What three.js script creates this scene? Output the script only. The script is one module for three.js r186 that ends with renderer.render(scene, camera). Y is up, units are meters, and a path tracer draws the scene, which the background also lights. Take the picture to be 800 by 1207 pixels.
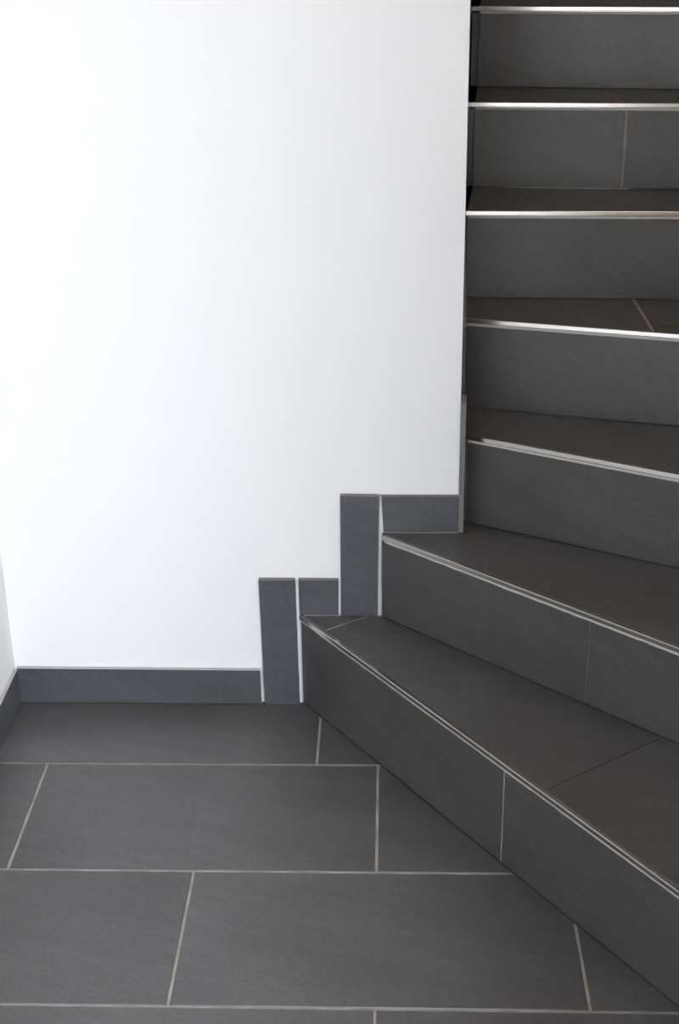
import * as THREE from 'three';
import { mergeGeometries } from 'three/addons/utils/BufferGeometryUtils.js';
import { RectAreaLightUniformsLib } from 'three/addons/lights/RectAreaLightUniformsLib.js';

// ------------------------------------------------------------------ camera, sky, light, exposure
const renderer = new THREE.WebGLRenderer({ antialias: true });
renderer.toneMapping = THREE.LinearToneMapping;
renderer.toneMappingExposure = 1.0;
renderer.outputColorSpace = THREE.SRGBColorSpace;
renderer.shadowMap.enabled = true;
renderer.shadowMap.type = THREE.PCFSoftShadowMap;
RectAreaLightUniformsLib.init();

const scene = new THREE.Scene();
const camera = new THREE.PerspectiveCamera(39.68, 800 / 1207, 0.05, 60);
camera.position.set(0.0578, 1.4756, 2.3468);
camera.quaternion.setFromRotationMatrix(new THREE.Matrix4().makeBasis(
  new THREE.Vector3(0.99941, -0.01309, -0.03178),
  new THREE.Vector3(-0.00122, 0.91045, -0.41361),
  new THREE.Vector3(0.03434, 0.41340, 0.90990)));
scene.add(camera);

// dull overcast sky, seen through the glazed door behind the camera
scene.background = new THREE.Color().setRGB(2.2, 2.2, 2.16);

// daylight entering at the glazed door (hall: x -0.67..2.6, z to 4.0)
const DOOR = { x0: -0.1, x1: 1.1, y0: 0.03, y1: 2.2 };
const day = new THREE.RectAreaLight(new THREE.Color().setRGB(1.0, 1.0, 0.98), 0.5, DOOR.x1 - DOOR.x0 - 0.14, DOOR.y1 - DOOR.y0 - 0.14);
day.position.set((DOOR.x0 + DOOR.x1) / 2, (DOOR.y0 + DOOR.y1) / 2, 3.99);
day.lookAt(day.position.x, day.position.y, 0);
day.name = 'window_daylight';
scene.add(day);

// unseen cool panel added as the main light; an added wall shades the stairs
const ADDED_COOL = { x: 0.9, z: 3.4, w: 0.6, d: 1.1, color: new THREE.Color().setRGB(0.937, 1.0, 1.085), power: 101 };
const addedCoolLight = new THREE.RectAreaLight(ADDED_COOL.color, ADDED_COOL.power, ADDED_COOL.w, ADDED_COOL.d);
addedCoolLight.position.set(ADDED_COOL.x, 2.695, ADDED_COOL.z); addedCoolLight.lookAt(ADDED_COOL.x, 0, ADDED_COOL.z);
addedCoolLight.name = 'added_cool_light';
scene.add(addedCoolLight);

// unseen warm light added over the stairs to warm the treads
const ADDED_WARM = { x: 0.72, z: 0.2, w: 0.44, d: 0.44, color: new THREE.Color().setRGB(1.0, 0.7, 0.38), power: 5.2 };
const addedWarmLight = new THREE.RectAreaLight(ADDED_WARM.color, ADDED_WARM.power, ADDED_WARM.w, ADDED_WARM.d);
addedWarmLight.position.set(ADDED_WARM.x, 2.695, ADDED_WARM.z); addedWarmLight.lookAt(ADDED_WARM.x, 0, ADDED_WARM.z);
addedWarmLight.name = 'added_warm_light';
scene.add(addedWarmLight);

// ------------------------------------------------------------------ helpers
let seed = 7;
const rnd = () => { seed = (seed * 1664525 + 1013904223) >>> 0; return seed / 4294967296; };
const V3 = (x, y, z) => new THREE.Vector3(x, y, z);
const used = {};
function numbered(n) { const k = used[n] = (used[n] ?? -1) + 1; return k ? n + '_' + String(k).padStart(3, '0') : n; }
function mesh(name, geo, mat, parent) {
  const m = new THREE.Mesh(geo, mat);
  m.name = numbered(name); m.castShadow = m.receiveShadow = true;
  (parent ?? scene).add(m);
  return m;
}
function structure(o, label) { o.userData.kind = 'structure'; if (label) o.userData.label = label; return o; }
function box(x0, x1, y0, y1, z0, z1) {
  const g = new THREE.BoxGeometry(x1 - x0, y1 - y0, z1 - z0).toNonIndexed();
  g.translate((x0 + x1) / 2, (y0 + y1) / 2, (z0 + z1) / 2);
  const p = g.attributes.position, n = g.attributes.normal, uv = g.attributes.uv;      // uv in metres
  for (let i = 0; i < p.count; i++) {
    if (Math.abs(n.getX(i)) > .5) uv.setXY(i, p.getZ(i), p.getY(i));
    else if (Math.abs(n.getY(i)) > .5) uv.setXY(i, p.getX(i), p.getZ(i));
    else uv.setXY(i, p.getX(i), p.getY(i));
  }
  return g;
}
// convex polygon cut: keeps the side where (p - a) x dir is positive (left of the direction, in u,v)
function cut(poly, ax, ay, dx, dy) {
  const side = (p) => dx * (p[1] - ay) - dy * (p[0] - ax), out = [];
  for (let i = 0; i < poly.length; i++) {
    const p = poly[i], q = poly[(i + 1) % poly.length], a = side(p), b = side(q);
    if (a >= 0) out.push(p);
    if ((a >= 0) !== (b >= 0)) { const t = a / (a - b); out.push([p[0] + t * (q[0] - p[0]), p[1] + t * (q[1] - p[1])]); }
  }
  return out.filter((p, i) => { const q = out[(i + 1) % out.length]; return Math.hypot(p[0] - q[0], p[1] - q[1]) > 2e-4; });
}
// polygon moved inwards by d (any winding, convex)
function inset(poly, d) {
  let area = 0;
  for (let i = 0; i < poly.length; i++) { const p = poly[i], q = poly[(i + 1) % poly.length]; area += p[0] * q[1] - q[0] * p[1]; }
  const ccw = area > 0 ? poly : poly.slice().reverse();
  let out = ccw;
  for (let i = 0; i < ccw.length; i++) {
    const p = ccw[i], q = ccw[(i + 1) % ccw.length], l = Math.hypot(q[0] - p[0], q[1] - p[1]), dx = (q[0] - p[0]) / l, dy = (q[1] - p[1]) / l;
    out = cut(out, p[0] - dy * d, p[1] + dx * d, dx, dy);
  }
  return out;
}
// slab: polygon in (u, v) with its face at n = 0 and its body behind it; origin o, axes u, v, n = u x v
function slab(poly, thick, o, u, v, bevel = 0.0008) {
  const s = new THREE.Shape(poly.map(([a, b]) => new THREE.Vector2(a, b)));
  const g = new THREE.ExtrudeGeometry(s, { depth: thick - 2 * bevel, bevelEnabled: bevel > 0, bevelSize: bevel, bevelOffset: -bevel, bevelThickness: bevel, bevelSegments: 1, steps: 1 });
  g.translate(0, 0, -thick + bevel);
  const du = rnd() * 3, dv = rnd() * 3, uv = g.attributes.uv;
  for (let i = 0; i < uv.count; i++) uv.setXY(i, uv.getX(i) + du, uv.getY(i) + dv);     // each tile shows its own piece of the pattern
  g.applyMatrix4(new THREE.Matrix4().makeBasis(u, v, V3().crossVectors(u, v)).setPosition(o));
  return g;
}
const X = V3(1, 0, 0), Y = V3(0, 1, 0), Z = V3(0, 0, 1);
const flat = (poly, thick, y, bevel) => slab(poly.map(([x, z]) => [x, -z]), thick, V3(0, y, 0), X, V3(0, 0, -1), bevel);   // face up, polygon in (x, z)

// ------------------------------------------------------------------ textures and materials
function lattice(w, h) { const a = new Float32Array(w * h); for (let i = 0; i < a.length; i++) a[i] = rnd(); return (x, y) => {
  const xi = Math.floor(x), yi = Math.floor(y), fx = x - xi, fy = y - yi, sx = fx * fx * (3 - 2 * fx), sy = fy * fy * (3 - 2 * fy);
  const at = (i, j) => a[((j % h) + h) % h * w + ((i % w) + w) % w];
  return (at(xi, yi) * (1 - sx) + at(xi + 1, yi) * sx) * (1 - sy) + (at(xi, yi + 1) * (1 - sx) + at(xi + 1, yi + 1) * sx) * sy - .5;
}; }
function texture(n, metres, f, srgb) {
  const d = new Uint8Array(n * n * 4);
  for (let j = 0; j < n; j++) for (let i = 0; i < n; i++) {
    const c = f(i / n, j / n), k = (j * n + i) * 4;
    for (let q = 0; q < 3; q++) d[k + q] = Math.max(0, Math.min(255, Math.round(255 * (Array.isArray(c) ? c[q] : c))));
    d[k + 3] = 255;
  }
  const t = new THREE.DataTexture(d, n, n);
  t.wrapS = t.wrapT = THREE.RepeatWrapping; t.magFilter = THREE.LinearFilter; t.minFilter = THREE.LinearMipmapLinearFilter; t.generateMipmaps = true;
  t.repeat.set(1 / metres, 1 / metres);
  if (srgb) t.colorSpace = THREE.SRGBColorSpace;
  t.needsUpdate = true;
  return t;
}
// slate-look porcelain: faint slanting brushed streaks over cloudy mottling and fine grain
const L1 = lattice(3, 18), L2 = lattice(9, 60), L3 = lattice(7, 7), L4 = lattice(256, 256), L5 = lattice(24, 140);
const slate = (u, v) => .42 * L1(u * 3, v * 18 + u * 5) + .3 * L2(u * 9, v * 60 + u * 16) + .22 * L5(u * 24, v * 140 + u * 36) + .3 * L3(u * 7, v * 7);
const grain = (u, v) => L4(u * 256, v * 256);
const TILE = [0.277, 0.2725, 0.272], SKIRT_LIT = [0.292, 0.298, 0.315];  // skirting: same tile, with the cooler, brighter light mixed into its colour
const tileMap = texture(512, 0.9, (u, v) => { const k = 1 + .26 * slate(u, v) + .16 * grain(u, v); return TILE.map((c) => c * k); }, true);
const tileRough = texture(512, 0.9, (u, v) => .4 + .1 * slate(v, u) + .05 * grain(v, u));
const tileBump = texture(512, 0.9, (u, v) => .5 + .35 * slate(u, v) + .35 * grain(u, v));
const tile = new THREE.MeshPhysicalMaterial({ ior: 1.6, map: tileMap, roughnessMap: tileRough, roughness: 1, bumpMap: tileBump, bumpScale: 0.00012 });
const skirtMap = texture(512, 0.9, (u, v) => { const k = 1 + .26 * slate(u, v) + .16 * grain(u, v); return SKIRT_LIT.map((c) => c * k); }, true);
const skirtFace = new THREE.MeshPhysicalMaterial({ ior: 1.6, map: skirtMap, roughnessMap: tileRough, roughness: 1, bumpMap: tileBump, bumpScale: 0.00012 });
const body = new THREE.MeshStandardMaterial({ color: new THREE.Color().setRGB(.165, .155, .145), roughness: .8 });      // bare cut edge of the tiles
const paleBody = new THREE.MeshStandardMaterial({ color: new THREE.Color().setRGB(.36, .36, .35), roughness: .8 });  // paler cut edge, on the low skirting
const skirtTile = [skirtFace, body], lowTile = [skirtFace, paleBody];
const groutMap = texture(256, 0.2, (u, v) => { const k = 1 + .22 * grain(u, v) + .25 * L3(u * 7, v * 7); return [.56 * k, .525 * k, .5 * k]; }, true);
const grout = new THREE.MeshStandardMaterial({ map: groutMap, roughness: .92 });
const plasterBump = texture(512, 0.5, (u, v) => .5 + .5 * grain(u, v) + .4 * L5(u * 24, v * 140));
const plaster = new THREE.MeshStandardMaterial({ color: new THREE.Color().setRGB(.86, .86, .86), roughness: .9, bumpMap: plasterBump, bumpScale: 0.0002 });
const filler = new THREE.MeshStandardMaterial({ color: new THREE.Color().setRGB(.5, .47, .42), map: null, roughness: .85 });
const beige = new THREE.MeshStandardMaterial({ color: new THREE.Color().setRGB(.70, .58, .45), roughness: .9, bumpMap: plasterBump, bumpScale: 0.0002 });  // warm tint chosen for unseen walls, to bounce warm light onto the treads
const darkJoint = new THREE.MeshStandardMaterial({ color: new THREE.Color().setRGB(.014, .013, .013), roughness: .6 });      // near-black: dark tread joints, and gap shade painted in under risers
const caulk = new THREE.MeshStandardMaterial({ color: new THREE.Color().setRGB(.74, .75, .76), roughness: .6 });
const steel = new THREE.MeshStandardMaterial({ color: new THREE.Color().setRGB(.5, .475, .45), metalness: 1, roughness: .2 });
const frameMat = new THREE.MeshStandardMaterial({ color: 0xf2f2f0, roughness: .45 });
const glass = new THREE.MeshPhysicalMaterial({ color: 0xffffff, transmission: 1, thickness: 0, roughness: 0, ior: 1.5 });
const glow = (c) => new THREE.MeshStandardMaterial({ color: 0xffffff, emissive: c, emissiveIntensity: 1.5 });
const concrete = new THREE.MeshStandardMaterial({ color: new THREE.Color().setRGB(.42, .41, .4), roughness: .9 });

// ------------------------------------------------------------------ measured layout (metres; skirting faces at z = 0)
const PL = -0.009, LEFT = -0.664, RIGHT = 1.12, FRONT = 4.0, CEIL = 2.75, FAR = -2.3, SHADE_WALL = 0.46, SIDE = 2.6, PZ0 = 1.9, PZ1 = 2.05;
const Yk = [0, .195, .3675, .5415, .7155, .884, 1.051, 1.2115, 1.374, 1.536, 1.70];
// front line of each step: left end and direction
const lines = [null,
  [[-.109, .000], [.455, .783]], [[.047, .012], [.511, .421]], [[.187, -.050], [.544, .141]], [[.194, -.190], [.571, -.086]],
  [[.198, -.324], [.597, -.306]], [[.211, -.538], [.619, -.500]], [[.224, -.754], [.636, -.686]],
  [[.245, -.985], [.65, -.935]], [[.262, -1.215], [.67, -1.175]], [[.28, -1.45], [.69, -1.42]]];
const dirOf = (k) => { const [a, b] = lines[k], l = Math.hypot(b[0] - a[0], b[1] - a[1]); return [(b[0] - a[0]) / l, (b[1] - a[1]) / l]; };
const ptOn = (k, x) => { const [a] = lines[k], d = dirOf(k); return [x, a[1] + (x - a[0]) / d[0] * d[1]]; };
// plan of the wall beside the flight (plaster face)
const flank = [[.185, PL], [.188, -.05], [.190, -.196], [.195, -.334], [.208, -.537], [.221, -.745], [.238, -.98], [.255, -1.21], [.275, -1.45], [.345, FAR]];
// left end of the treads and risers of the flight: a narrow open gap stays between them and the flank
const edge = [[.185, PL], [.199, -.05], [.201, -.196], [.2065, -.334], [.2265, -.537], [.244, -.75], [.262, -.98], [.280, -1.21], [.300, -1.45], [.370, FAR]];
function along_(line, z) {
  for (let i = 0; i + 1 < line.length; i++) { const [a, b] = [line[i], line[i + 1]]; if (z <= a[1] && z >= b[1]) return a[0] + (b[0] - a[0]) * (a[1] - z) / (a[1] - b[1]); }
  return z > PL ? line[0][0] : line[line.length - 1][0];
}
const flankX = (z) => along_(flank, z), edgeX = (z) => along_(edge, z);

// ------------------------------------------------------------------ room shell
const T = .2;
const floor = structure(mesh('floor', box(LEFT - T, SIDE + T, -.25, -.0014, FAR - T, FRONT + T), grout), 'dark slate tile floor with pale grout joints in staggered rows');
structure(mesh('wall_back', box(LEFT - T, .185, -.0014, CEIL, PL - .14, PL), plaster), 'bright white plastered wall behind the stepped dark skirting');
{ // wall that turns the corner and follows the flight
  const wall = new THREE.Shape([[.185, PL - .14], ...flank.filter((p) => p[1] < PL - .14), [.22, FAR], [.04, PL - .14]].map(([x, z]) => new THREE.Vector2(x, -z)));
  const g = new THREE.ExtrudeGeometry(wall, { depth: CEIL + .0014, bevelEnabled: false });
  g.rotateX(-Math.PI / 2); g.translate(0, -.0014, 0);
  structure(mesh('wall_return', g, plaster), 'white wall turning the corner and running back beside the flight');
}
structure(mesh('wall_left', box(LEFT - T, LEFT, -.0014, CEIL, PL, FRONT), plaster), 'white wall in shade at the left edge of the picture');
structure(mesh('wall_added_shade', box(SHADE_WALL, SIDE + T, -.0014, CEIL, PZ0, PZ1), plaster), 'added unseen white wall that shades the stairs from the cool panel');  // unseen wall, added to shade the stairs from the cool panel
structure(mesh('wall_side', box(SIDE, SIDE + T, -.0014, CEIL, PZ1, FRONT), plaster), 'white side wall of the wide part of the hall');
structure(mesh('wall_right', box(RIGHT, RIGHT + T, -.0014, CEIL, FAR, PZ0), beige), 'outer wall on the far side of the winding steps, tinted beige for warm bounce light');
structure(mesh('wall_far', box(.2, RIGHT + T, -.0014, CEIL, FAR - T, FAR), beige), 'wall closing the stairwell at the top, tinted beige for warm bounce light');
structure(mesh('ceiling', box(LEFT - T, SIDE + T, CEIL, CEIL + .2, FAR - T, FRONT + T), plaster), 'white ceiling over the hall and stairs');
{ const { x0, x1, y0, y1 } = DOOR, z0 = FRONT, z1 = FRONT + T;
  structure(mesh('wall_front', mergeGeometries([box(LEFT - T, x0, -.0014, CEIL, z0, z1), box(x1, SIDE + T, -.0014, CEIL, z0, z1), box(x0, x1, y1, CEIL, z0, z1), box(x0, x1, -.0014, y0, z0, z1)]), plaster), 'white wall behind the camera with the glazed door opening');
  const w = new THREE.Group(); w.name = 'window_1'; w.position.set(0, y0, FRONT + .1); scene.add(w);
  structure(w, 'white framed glazed door that lets the daylight in');
  const f = .07, Lx = (a, b, c, d, e, g2) => { const q = box(a, b, c, d, e, g2); q.translate(0, -y0, -(FRONT + .1)); return q; };
  mesh('window_frame', mergeGeometries([Lx(x0, x0 + f, y0, y1, z0 + .06, z0 + .13), Lx(x1 - f, x1, y0, y1, z0 + .06, z0 + .13), Lx(x0 + f, x1 - f, y1 - f, y1, z0 + .06, z0 + .13), Lx(x0 + f, x1 - f, y0, y0 + f, z0 + .06, z0 + .13)]), frameMat, w);
  mesh('pane', Lx(x0 + f, x1 - f, y0 + f, y1 - f, z0 + .092, z0 + .098), glass, w);
}
structure(mesh('terrace', box(-6, 6, -.25, -.03, FRONT + T, FRONT + 9), concrete), 'pale concrete terrace outside the glazed door');

function addedCeilingLight(name, label, c) {
  const l = new THREE.Group(); l.name = name; l.position.set(c.x, CEIL, c.z); scene.add(l);
  l.userData = { label, category: 'lamp' };
  const f = .03, X0 = c.w / 2, Z0 = c.d / 2, X1 = X0 + f, Z1 = Z0 + f;
  mesh('added_light_frame', mergeGeometries([box(-X1, X1, -.05, 0, -Z1, -Z0), box(-X1, X1, -.05, 0, Z0, Z1), box(-X1, -X0, -.05, 0, -Z0, Z0), box(X0, X1, -.05, 0, -Z0, Z0)]), frameMat, l);
  mesh('diffuser', box(-X0, X0, -.045, -.035, -Z0, Z0), glow(c.color), l);
}
addedCeilingLight('added_cool_panel', 'added long cool light panel, unseen on the ceiling behind the viewer', ADDED_COOL);
addedCeilingLight('added_warm_panel', 'added small warm light panel, unseen on the ceiling above the stairs', ADDED_WARM);

// floor tiles, 60 x 30 cm in staggered rows, cut along the first riser
{ const W = .6, rows = [[PL, .204, -.071], [.204, .504, .0395], [.504, .804, -.2560], [.804, 1.104, .0395], [1.104, 1.404, -.256], [1.404, 1.704, .0395], [1.704, 2.004, -.256], [2.004, 2.304, .0395], [2.304, 2.604, -.256], [2.604, 2.904, .0395], [2.904, 3.204, -.256], [3.204, 3.504, .0395], [3.504, 3.804, -.256], [3.804, FRONT, .0395]];
  const g = .0024, d1 = dirOf(1), a1 = lines[1][0];
  rows.forEach(([z0, z1, xj], r) => {
    for (let i = -3; i < 6; i++) {
      const lim = z0 > PZ1 - .01 ? SIDE : z1 > PZ0 ? SHADE_WALL : RIGHT;                   // rows past the added wall run on to the side wall
      const x0 = Math.max(LEFT, xj + i * W), x1 = Math.min(lim, xj + (i + 1) * W);
      if (x1 - x0 < .01) continue;
      let poly = [[x0 === LEFT ? x0 : x0 + g, z0 + g * (r > 0)], [x1 === lim ? x1 : x1 - g, z0 + g * (r > 0)], [x1 === lim ? x1 : x1 - g, z1 - g], [x0 === LEFT ? x0 : x0 + g, z1 - g]];
      poly = cut(poly, a1[0] + .0073, a1[1] - .0053, d1[0], d1[1]);
      if (poly.length < 3 || inset(poly, .004).length < 3) continue;
      mesh('floor_tile', flat(poly, .008, (rnd() - .5) * .0005), tile, floor);
    }
  });
}

// ------------------------------------------------------------------ skirting
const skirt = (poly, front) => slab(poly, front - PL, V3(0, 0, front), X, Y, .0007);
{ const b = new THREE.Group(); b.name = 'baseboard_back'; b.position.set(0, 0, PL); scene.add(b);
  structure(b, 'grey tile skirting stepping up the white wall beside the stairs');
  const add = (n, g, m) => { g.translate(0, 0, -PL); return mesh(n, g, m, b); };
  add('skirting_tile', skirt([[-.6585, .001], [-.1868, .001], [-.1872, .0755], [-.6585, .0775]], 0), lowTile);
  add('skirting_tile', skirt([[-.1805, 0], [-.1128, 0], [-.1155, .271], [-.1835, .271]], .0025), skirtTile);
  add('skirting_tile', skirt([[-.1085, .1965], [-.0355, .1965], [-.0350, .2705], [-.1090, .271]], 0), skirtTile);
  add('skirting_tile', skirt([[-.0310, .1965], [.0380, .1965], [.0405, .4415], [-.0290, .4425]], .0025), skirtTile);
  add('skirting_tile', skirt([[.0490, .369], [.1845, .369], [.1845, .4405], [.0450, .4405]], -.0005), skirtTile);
  // ragged white filler in the joints: a ribbon with an uneven width
  const ribbon = (x0, y0, x1, y1, w, front) => {
    const n = 26, L = [], R = [];
    for (let i = 0; i <= n; i++) { const t = i / n, x = x0 + (x1 - x0) * t, y = y0 + (y1 - y0) * t; L.push([x - w * (.42 + .2 * rnd()), y]); R.push([x + w * (.42 + .2 * rnd()), y]); }
    return slab(L.concat(R.reverse()), front - PL, V3(0, 0, front), X, Y, 0);
  };
  add('joint_filler', ribbon(-.1845, .004, -.1872, .078, .0042, -.003), caulk);
  add('joint_filler', ribbon(-.1106, .003, -.1122, .271, .0046, -.0015), caulk);
  add('joint_filler', ribbon(-.0335, .197, -.0320, .270, .0036, -.002), caulk);
  add('joint_filler', ribbon(.0414, .196, .0430, .441, .0026, -.002), caulk);
  add('joint_filler', slab([[.0435, .368], [.0490, .368], [.0450, .441], [.0425, .441]], .006, V3(0, 0, -.002), X, Y, 0), caulk);
}
{ const b = new THREE.Group(); b.name = 'baseboard_left'; b.position.set(LEFT, 0, 0); scene.add(b);
  structure(b, 'grey tile skirting along the left wall');
  let z = .0012;
  for (const z1 of [.6, 1.2, 1.8, 2.4, 3.0, 3.6, 3.999]) {
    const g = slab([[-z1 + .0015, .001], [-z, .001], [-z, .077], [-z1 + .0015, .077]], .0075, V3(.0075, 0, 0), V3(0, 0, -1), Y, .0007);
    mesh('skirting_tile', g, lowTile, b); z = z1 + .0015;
  }
}
{ const b = new THREE.Group(); b.name = 'baseboard_return'; b.position.set(.19, 0, PL); scene.add(b);
  structure(b, 'upright grey tiles on the wall flank beside each step of the flight');
  // one tile per step on the flank: upright at the corner, raked beside the flight
  for (let k = 2; k <= 9; k++) {
    const zf = k === 2 ? .000 : lines[k][0][1] - .004, zb = lines[k + 1][0][1] - .003;
    const a = [flankX(Math.min(zf, PL)), zf], c = [flankX(zb), zb], l = Math.hypot(c[0] - a[0], c[1] - a[1]);
    const u = V3((a[0] - c[0]) / l, 0, (a[1] - c[1]) / l);                    // towards the camera
    const n = V3(-u.z, 0, u.x).negate();                                       // must face the steps (+x)
    const t = k === 2 ? .0092 : .0055, o = V3(c[0], 0, c[1]).addScaledVector(n, 0);
    const top = Yk[k + 1] + .0755, y0 = Yk[k] + .0008, rake = .2;
    const poly = k === 2 ? [[.0045, y0], [l, y0], [l, top], [.0045, top]] : [[.009, y0], [l, y0], [l, Yk[k] + rake], [.009, Yk[k + 1] + rake]];
    const s = new THREE.Shape(poly.map(([p, q]) => new THREE.Vector2(p, q)));
    const g = new THREE.ExtrudeGeometry(s, { depth: t, bevelEnabled: false });
    const nn = V3().crossVectors(u, Y);                                        // = u x y
    g.applyMatrix4(new THREE.Matrix4().makeBasis(u, Y, nn).setPosition(nn.x > 0 ? o : o.clone().addScaledVector(nn, -t)));
    g.translate(-.19, 0, -PL);
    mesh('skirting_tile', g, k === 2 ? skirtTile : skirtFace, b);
  }
}

// ------------------------------------------------------------------ staircase
const stair = new THREE.Group(); stair.name = 'staircase'; stair.position.set(0, 0, 0); scene.add(stair);
stair.userData = { label: 'winding staircase clad in dark slate tiles with bright metal edge strips', category: 'staircase' };
const joints = {       // distance along the step from its left end; [s, half width]
  tread: { 1: [[.075, .0019], [.682, .0008], [1.29, .001]], 2: [[.0445, .0005], [.648, .0006]], 3: [[.75, .001]], 4: [[.349, .0026], [.95, .002]], 5: [[.62, .0015]], 6: [[.306, .0028], [.91, .0016]], 7: [[.6, .0016]], 8: [[.3, .0016]], 9: [[.6, .0016]], 10: [[.3, .0016]] },
  riser: { 1: [[.592, .0019], [1.2, .0015]], 2: [[.448, .0005], [1.05, .0006]], 3: [[.72, .0012]], 4: [[.7, .0012]], 5: [[.62, .0015]], 6: [[.312, .0028], [.92, .002]], 7: [[.62, .002]], 8: [[.35, .002]], 9: [[.62, .002]], 10: [[.35, .002]] },
};
const END = RIGHT - .014, BACK = FAR + .001;
function region(k) {       // plan of step k from its front line back to the next front line
  const d = dirOf(k), a = lines[k][0];
  let poly = [[-.2, BACK], [END, BACK], [END, 2.4], [-.2, 2.4]];
  poly = cut(poly, a[0], a[1], -d[0], -d[1]);                 // behind this front
  if (k < 10) { const e = dirOf(k + 1), b = lines[k + 1][0]; poly = cut(poly, b[0] + e[1] * .0109, b[1] - e[0] * .0109, e[0], e[1]); }   // runs in under the next riser
  return poly;
}
for (let k = 1; k <= 10; k++) {
  const d = dirOf(k), a = lines[k][0], y = Yk[k], yb = Yk[k - 1], L = (END - a[0]) / d[0];
  const out = V3(-d[1], 0, d[0]);   // towards the lower step
  const along = V3(d[0], 0, d[1]);
  const P = (s, n, yy) => V3(a[0] + d[0] * s, yy, a[1] + d[1] * s).addScaledVector(out, n);
  const FACE = -.004;                                           // riser face, behind the edge strip
  let plan = region(k);
  // left limit: the plastered wall (with the tread slipping past its corner), or the open gap beside the flank
  if (k <= 2) plan = cut(plan, 0, .0004, 1, 0);
  else {
    const zb = k < 10 ? lines[k + 1][0][1] : BACK, A = [edgeX(a[1]), a[1]], B = [edgeX(zb), zb];
    plan = cut(plan, A[0], A[1], B[0] - A[0], B[1] - A[1]);
  }
  const past = (poly) => {
    if (k !== 2) return poly;
    const i = poly.findIndex(([x, z], j) => Math.abs(z - .0004) < 1e-6 && Math.abs(poly[(j + poly.length - 1) % poly.length][1] - .0004) > 1e-6 && x > .2);
    const i2 = i >= 0 ? i : poly.findIndex(([x, z]) => Math.abs(z - .0004) < 1e-6 && x > .2);
    if (i2 < 0) return poly;
    const e = dirOf(3), zc = poly[i2][1] + (.1885 - poly[i2][0]) / e[0] * e[1], ins = [[.1885, zc], [.1885, .0004]];
    const nextOnWall = Math.abs(poly[(i2 + 1) % poly.length][1] - .0004) < 1e-6;
    return [...poly.slice(0, i2), ...(nextOnWall ? ins : ins.reverse()), ...poly.slice(i2 + 1)];
  };
  // core of mortar, seen only in the joints
  let core = plan.slice();
  const cf = P(0, FACE - .0072, 0); core = past(cut(core, cf.x, cf.z, -d[0], -d[1]));
  const step = mesh('step', flat(core, y - .0009 - Math.max(0, yb - .02), y - .0009, 0), grout, stair);
  // tread tiles
  let tread = plan.slice();
  const tf = P(0, -.0085, 0); tread = cut(tread, tf.x, tf.z, -d[0], -d[1]);
  if (k < 10) { const e = dirOf(k + 1), b = lines[k + 1][0]; const ob = [-e[1], e[0]]; tread = cut(tread, b[0] + ob[0] * (FACE - .0068), b[1] + ob[1] * (FACE - .0068), e[0], e[1]); }
  let cuts = [[-1, 0], ...joints.tread[k].filter((j) => j[0] < L), [L + 2, 0]];
  for (let i = 0; i + 1 < cuts.length; i++) {
    const s0 = cuts[i][0] + cuts[i][1], s1 = cuts[i + 1][0] - cuts[i + 1][1];
    const p0 = P(s0, 0, 0), p1 = P(s1, 0, 0);
    const jx = k >= 4 ? .02 : out.x, jz = k >= 4 ? 1 : out.z;      // joints of the straight flight run with the flight
    let t = cut(tread, p0.x, p0.z, -jx, -jz); t = cut(t, p1.x, p1.z, jx, jz);
    if (t.length >= 3 && inset(t, .004).length >= 3) mesh('tread_tile', flat(past(t), .008, y, .0006), tile, step);
  }
  // dark joints: the fine ones between the tiles of the first two treads
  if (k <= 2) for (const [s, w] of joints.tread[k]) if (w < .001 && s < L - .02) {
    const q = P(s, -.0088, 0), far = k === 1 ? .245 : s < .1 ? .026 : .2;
    mesh('dark_joint', flat([[q.x - along.x * w, q.z - along.z * w], [q.x + along.x * w, q.z + along.z * w], [q.x + along.x * w - out.x * far, q.z + along.z * w - out.z * far], [q.x - along.x * w - out.x * far, q.z - along.z * w - out.z * far]], .003, y - .0004, 0), darkJoint, step);
  }
  // riser tiles: from just above the lower tread to the filler line under the strip
  const rs0 = k === 1 ? -.0012 : k === 2 ? -.005 : (edgeX(a[1]) - a[0]) / d[0];
  cuts = [[rs0, 0], ...joints.riser[k].filter((j) => j[0] < L - .01), [L, 0]];
  const base = yb + (k === 1 ? .0042 : k === 2 ? .0028 : k === 3 ? .0022 : k === 6 ? .0022 : .0009);
  for (let i = 0; i + 1 < cuts.length; i++) {
    const s0 = cuts[i][0] + cuts[i][1], s1 = cuts[i + 1][0] - cuts[i + 1][1];
    if (s1 - s0 < .004) continue;
    mesh('riser_tile', slab([[s0, base], [s1, base], [s1, y - .0135], [s0, y - .0135]], .008, P(0, FACE, 0).setY(0), along, Y, .0006), tile, step);
  }
  if (k <= 3) mesh('dark_joint', slab([[Math.max(rs0, .0005) + .001, yb - .0005], [L - .002, yb - .0005], [L - .002, base + .0004], [Math.max(rs0, .0005) + .001, base + .0004]], .004, P(0, FACE - .0008, 0).setY(0), along, Y, 0), darkJoint, step);  // near-black strip painting in the shadow gap under the riser
  for (const [s, w] of joints.riser[k]) if (s < L - .01) mesh('joint_filler', slab([[s - w - .0004, base], [s + w + .0004, base], [s + w + .0004, y - .0135], [s - w - .0004, y - .0135]], .005, P(0, FACE - .0012, 0).setY(0), along, Y, 0), grout, step);
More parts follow.
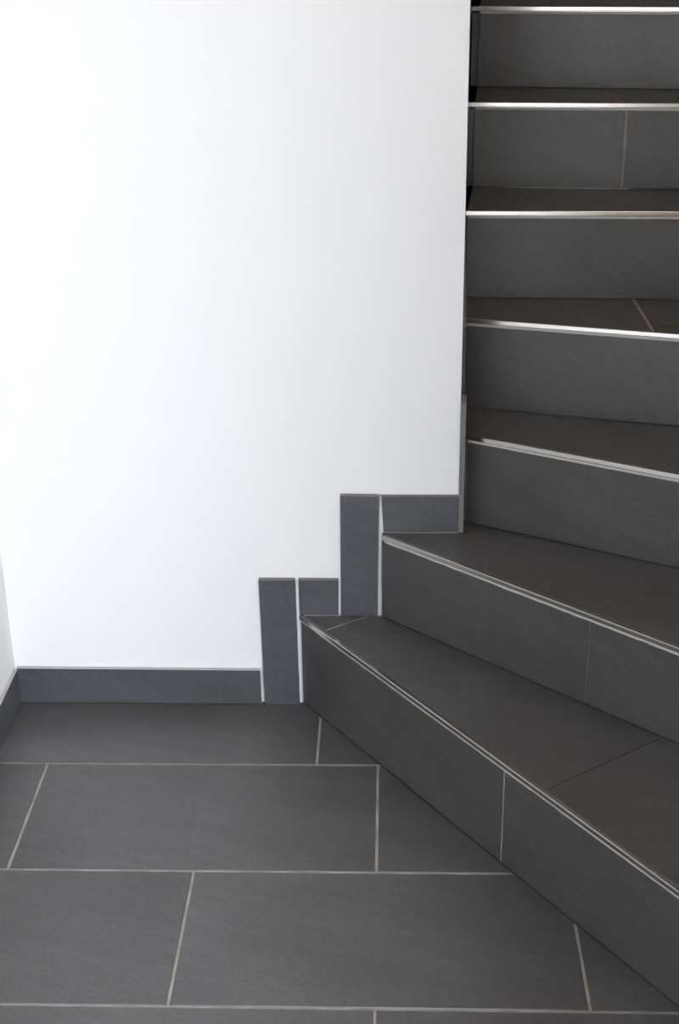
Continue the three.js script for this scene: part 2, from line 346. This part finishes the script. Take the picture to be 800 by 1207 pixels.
  if (k === 6) mesh('joint_filler', slab([[.085, yb], [.325, yb], [.33, yb + .0026], [.085, yb + .0022]], .005, P(0, FACE - .0002, 0).setY(0), along, Y, 0), grout, step);
  if (k >= 3) { const p0 = (flankX(a[1]) - a[0]) / d[0] + .0062; mesh('added_gap_strip', slab([[p0, yb], [rs0 + .001, yb], [rs0 + .001, y - .0135], [p0, y - .0135]], .004, P(0, FACE - .016, 0).setY(0), along, Y, 0), skirtFace, step); }  // strip added inside the gap so its shade looks less black
  // metal edge strip: lip on the tread, rounded corner, upright face, folded foot
  const prof = [[-.0072, .0002], [-.0066, .0005], [-.0016, .0008]];
  for (let i = 0; i <= 5; i++) { const q = Math.PI / 2 * (1 - i / 5); prof.push([-.0010 + .0016 * Math.cos(q), -.0008 + .0016 * Math.sin(q)]); }
  prof.push([.0011, -.0064], [.0006, -.0070], [-.0012, -.0074], [-.0012, -.0086], [-.0072, -.0088]);
  const s0 = k <= 2 ? .0008 : (flankX(a[1]) - a[0]) / d[0] + .0002;
  const shp = new THREE.Shape(prof.map(([p, q]) => new THREE.Vector2(p, q)));
  const ng = new THREE.ExtrudeGeometry(shp, { depth: L - s0, bevelEnabled: false, curveSegments: 1 });
  // shape x -> out, y -> up, extrusion -> out x up
  const ex = V3().crossVectors(out, Y), flip = ex.dot(along) < 0;
  ng.applyMatrix4(new THREE.Matrix4().makeBasis(out, Y, ex).setPosition(P(flip ? L : s0, 0, y)));
  mesh('edge_strip', ng, steel, step);
  // filler line below the strip, with a slightly ragged lower edge
  const up = [], lo = [], N = Math.round(L / .012);
  for (let i = 0; i <= N; i++) { const s = Math.max(s0, rs0) + .001 + (L - Math.max(s0, rs0) - .002) * i / N; up.push([s, y - .0092]); lo.push([s, y - .0138 - .0009 * (rnd() - .3) * (k < 3 ? 1.3 : .4)]); }
  mesh('strip_filler', slab(up.concat(lo.reverse()), .006, P(0, FACE + .0008, 0).setY(0), along, Y, 0), filler, step);
}

renderer.render(scene, camera);
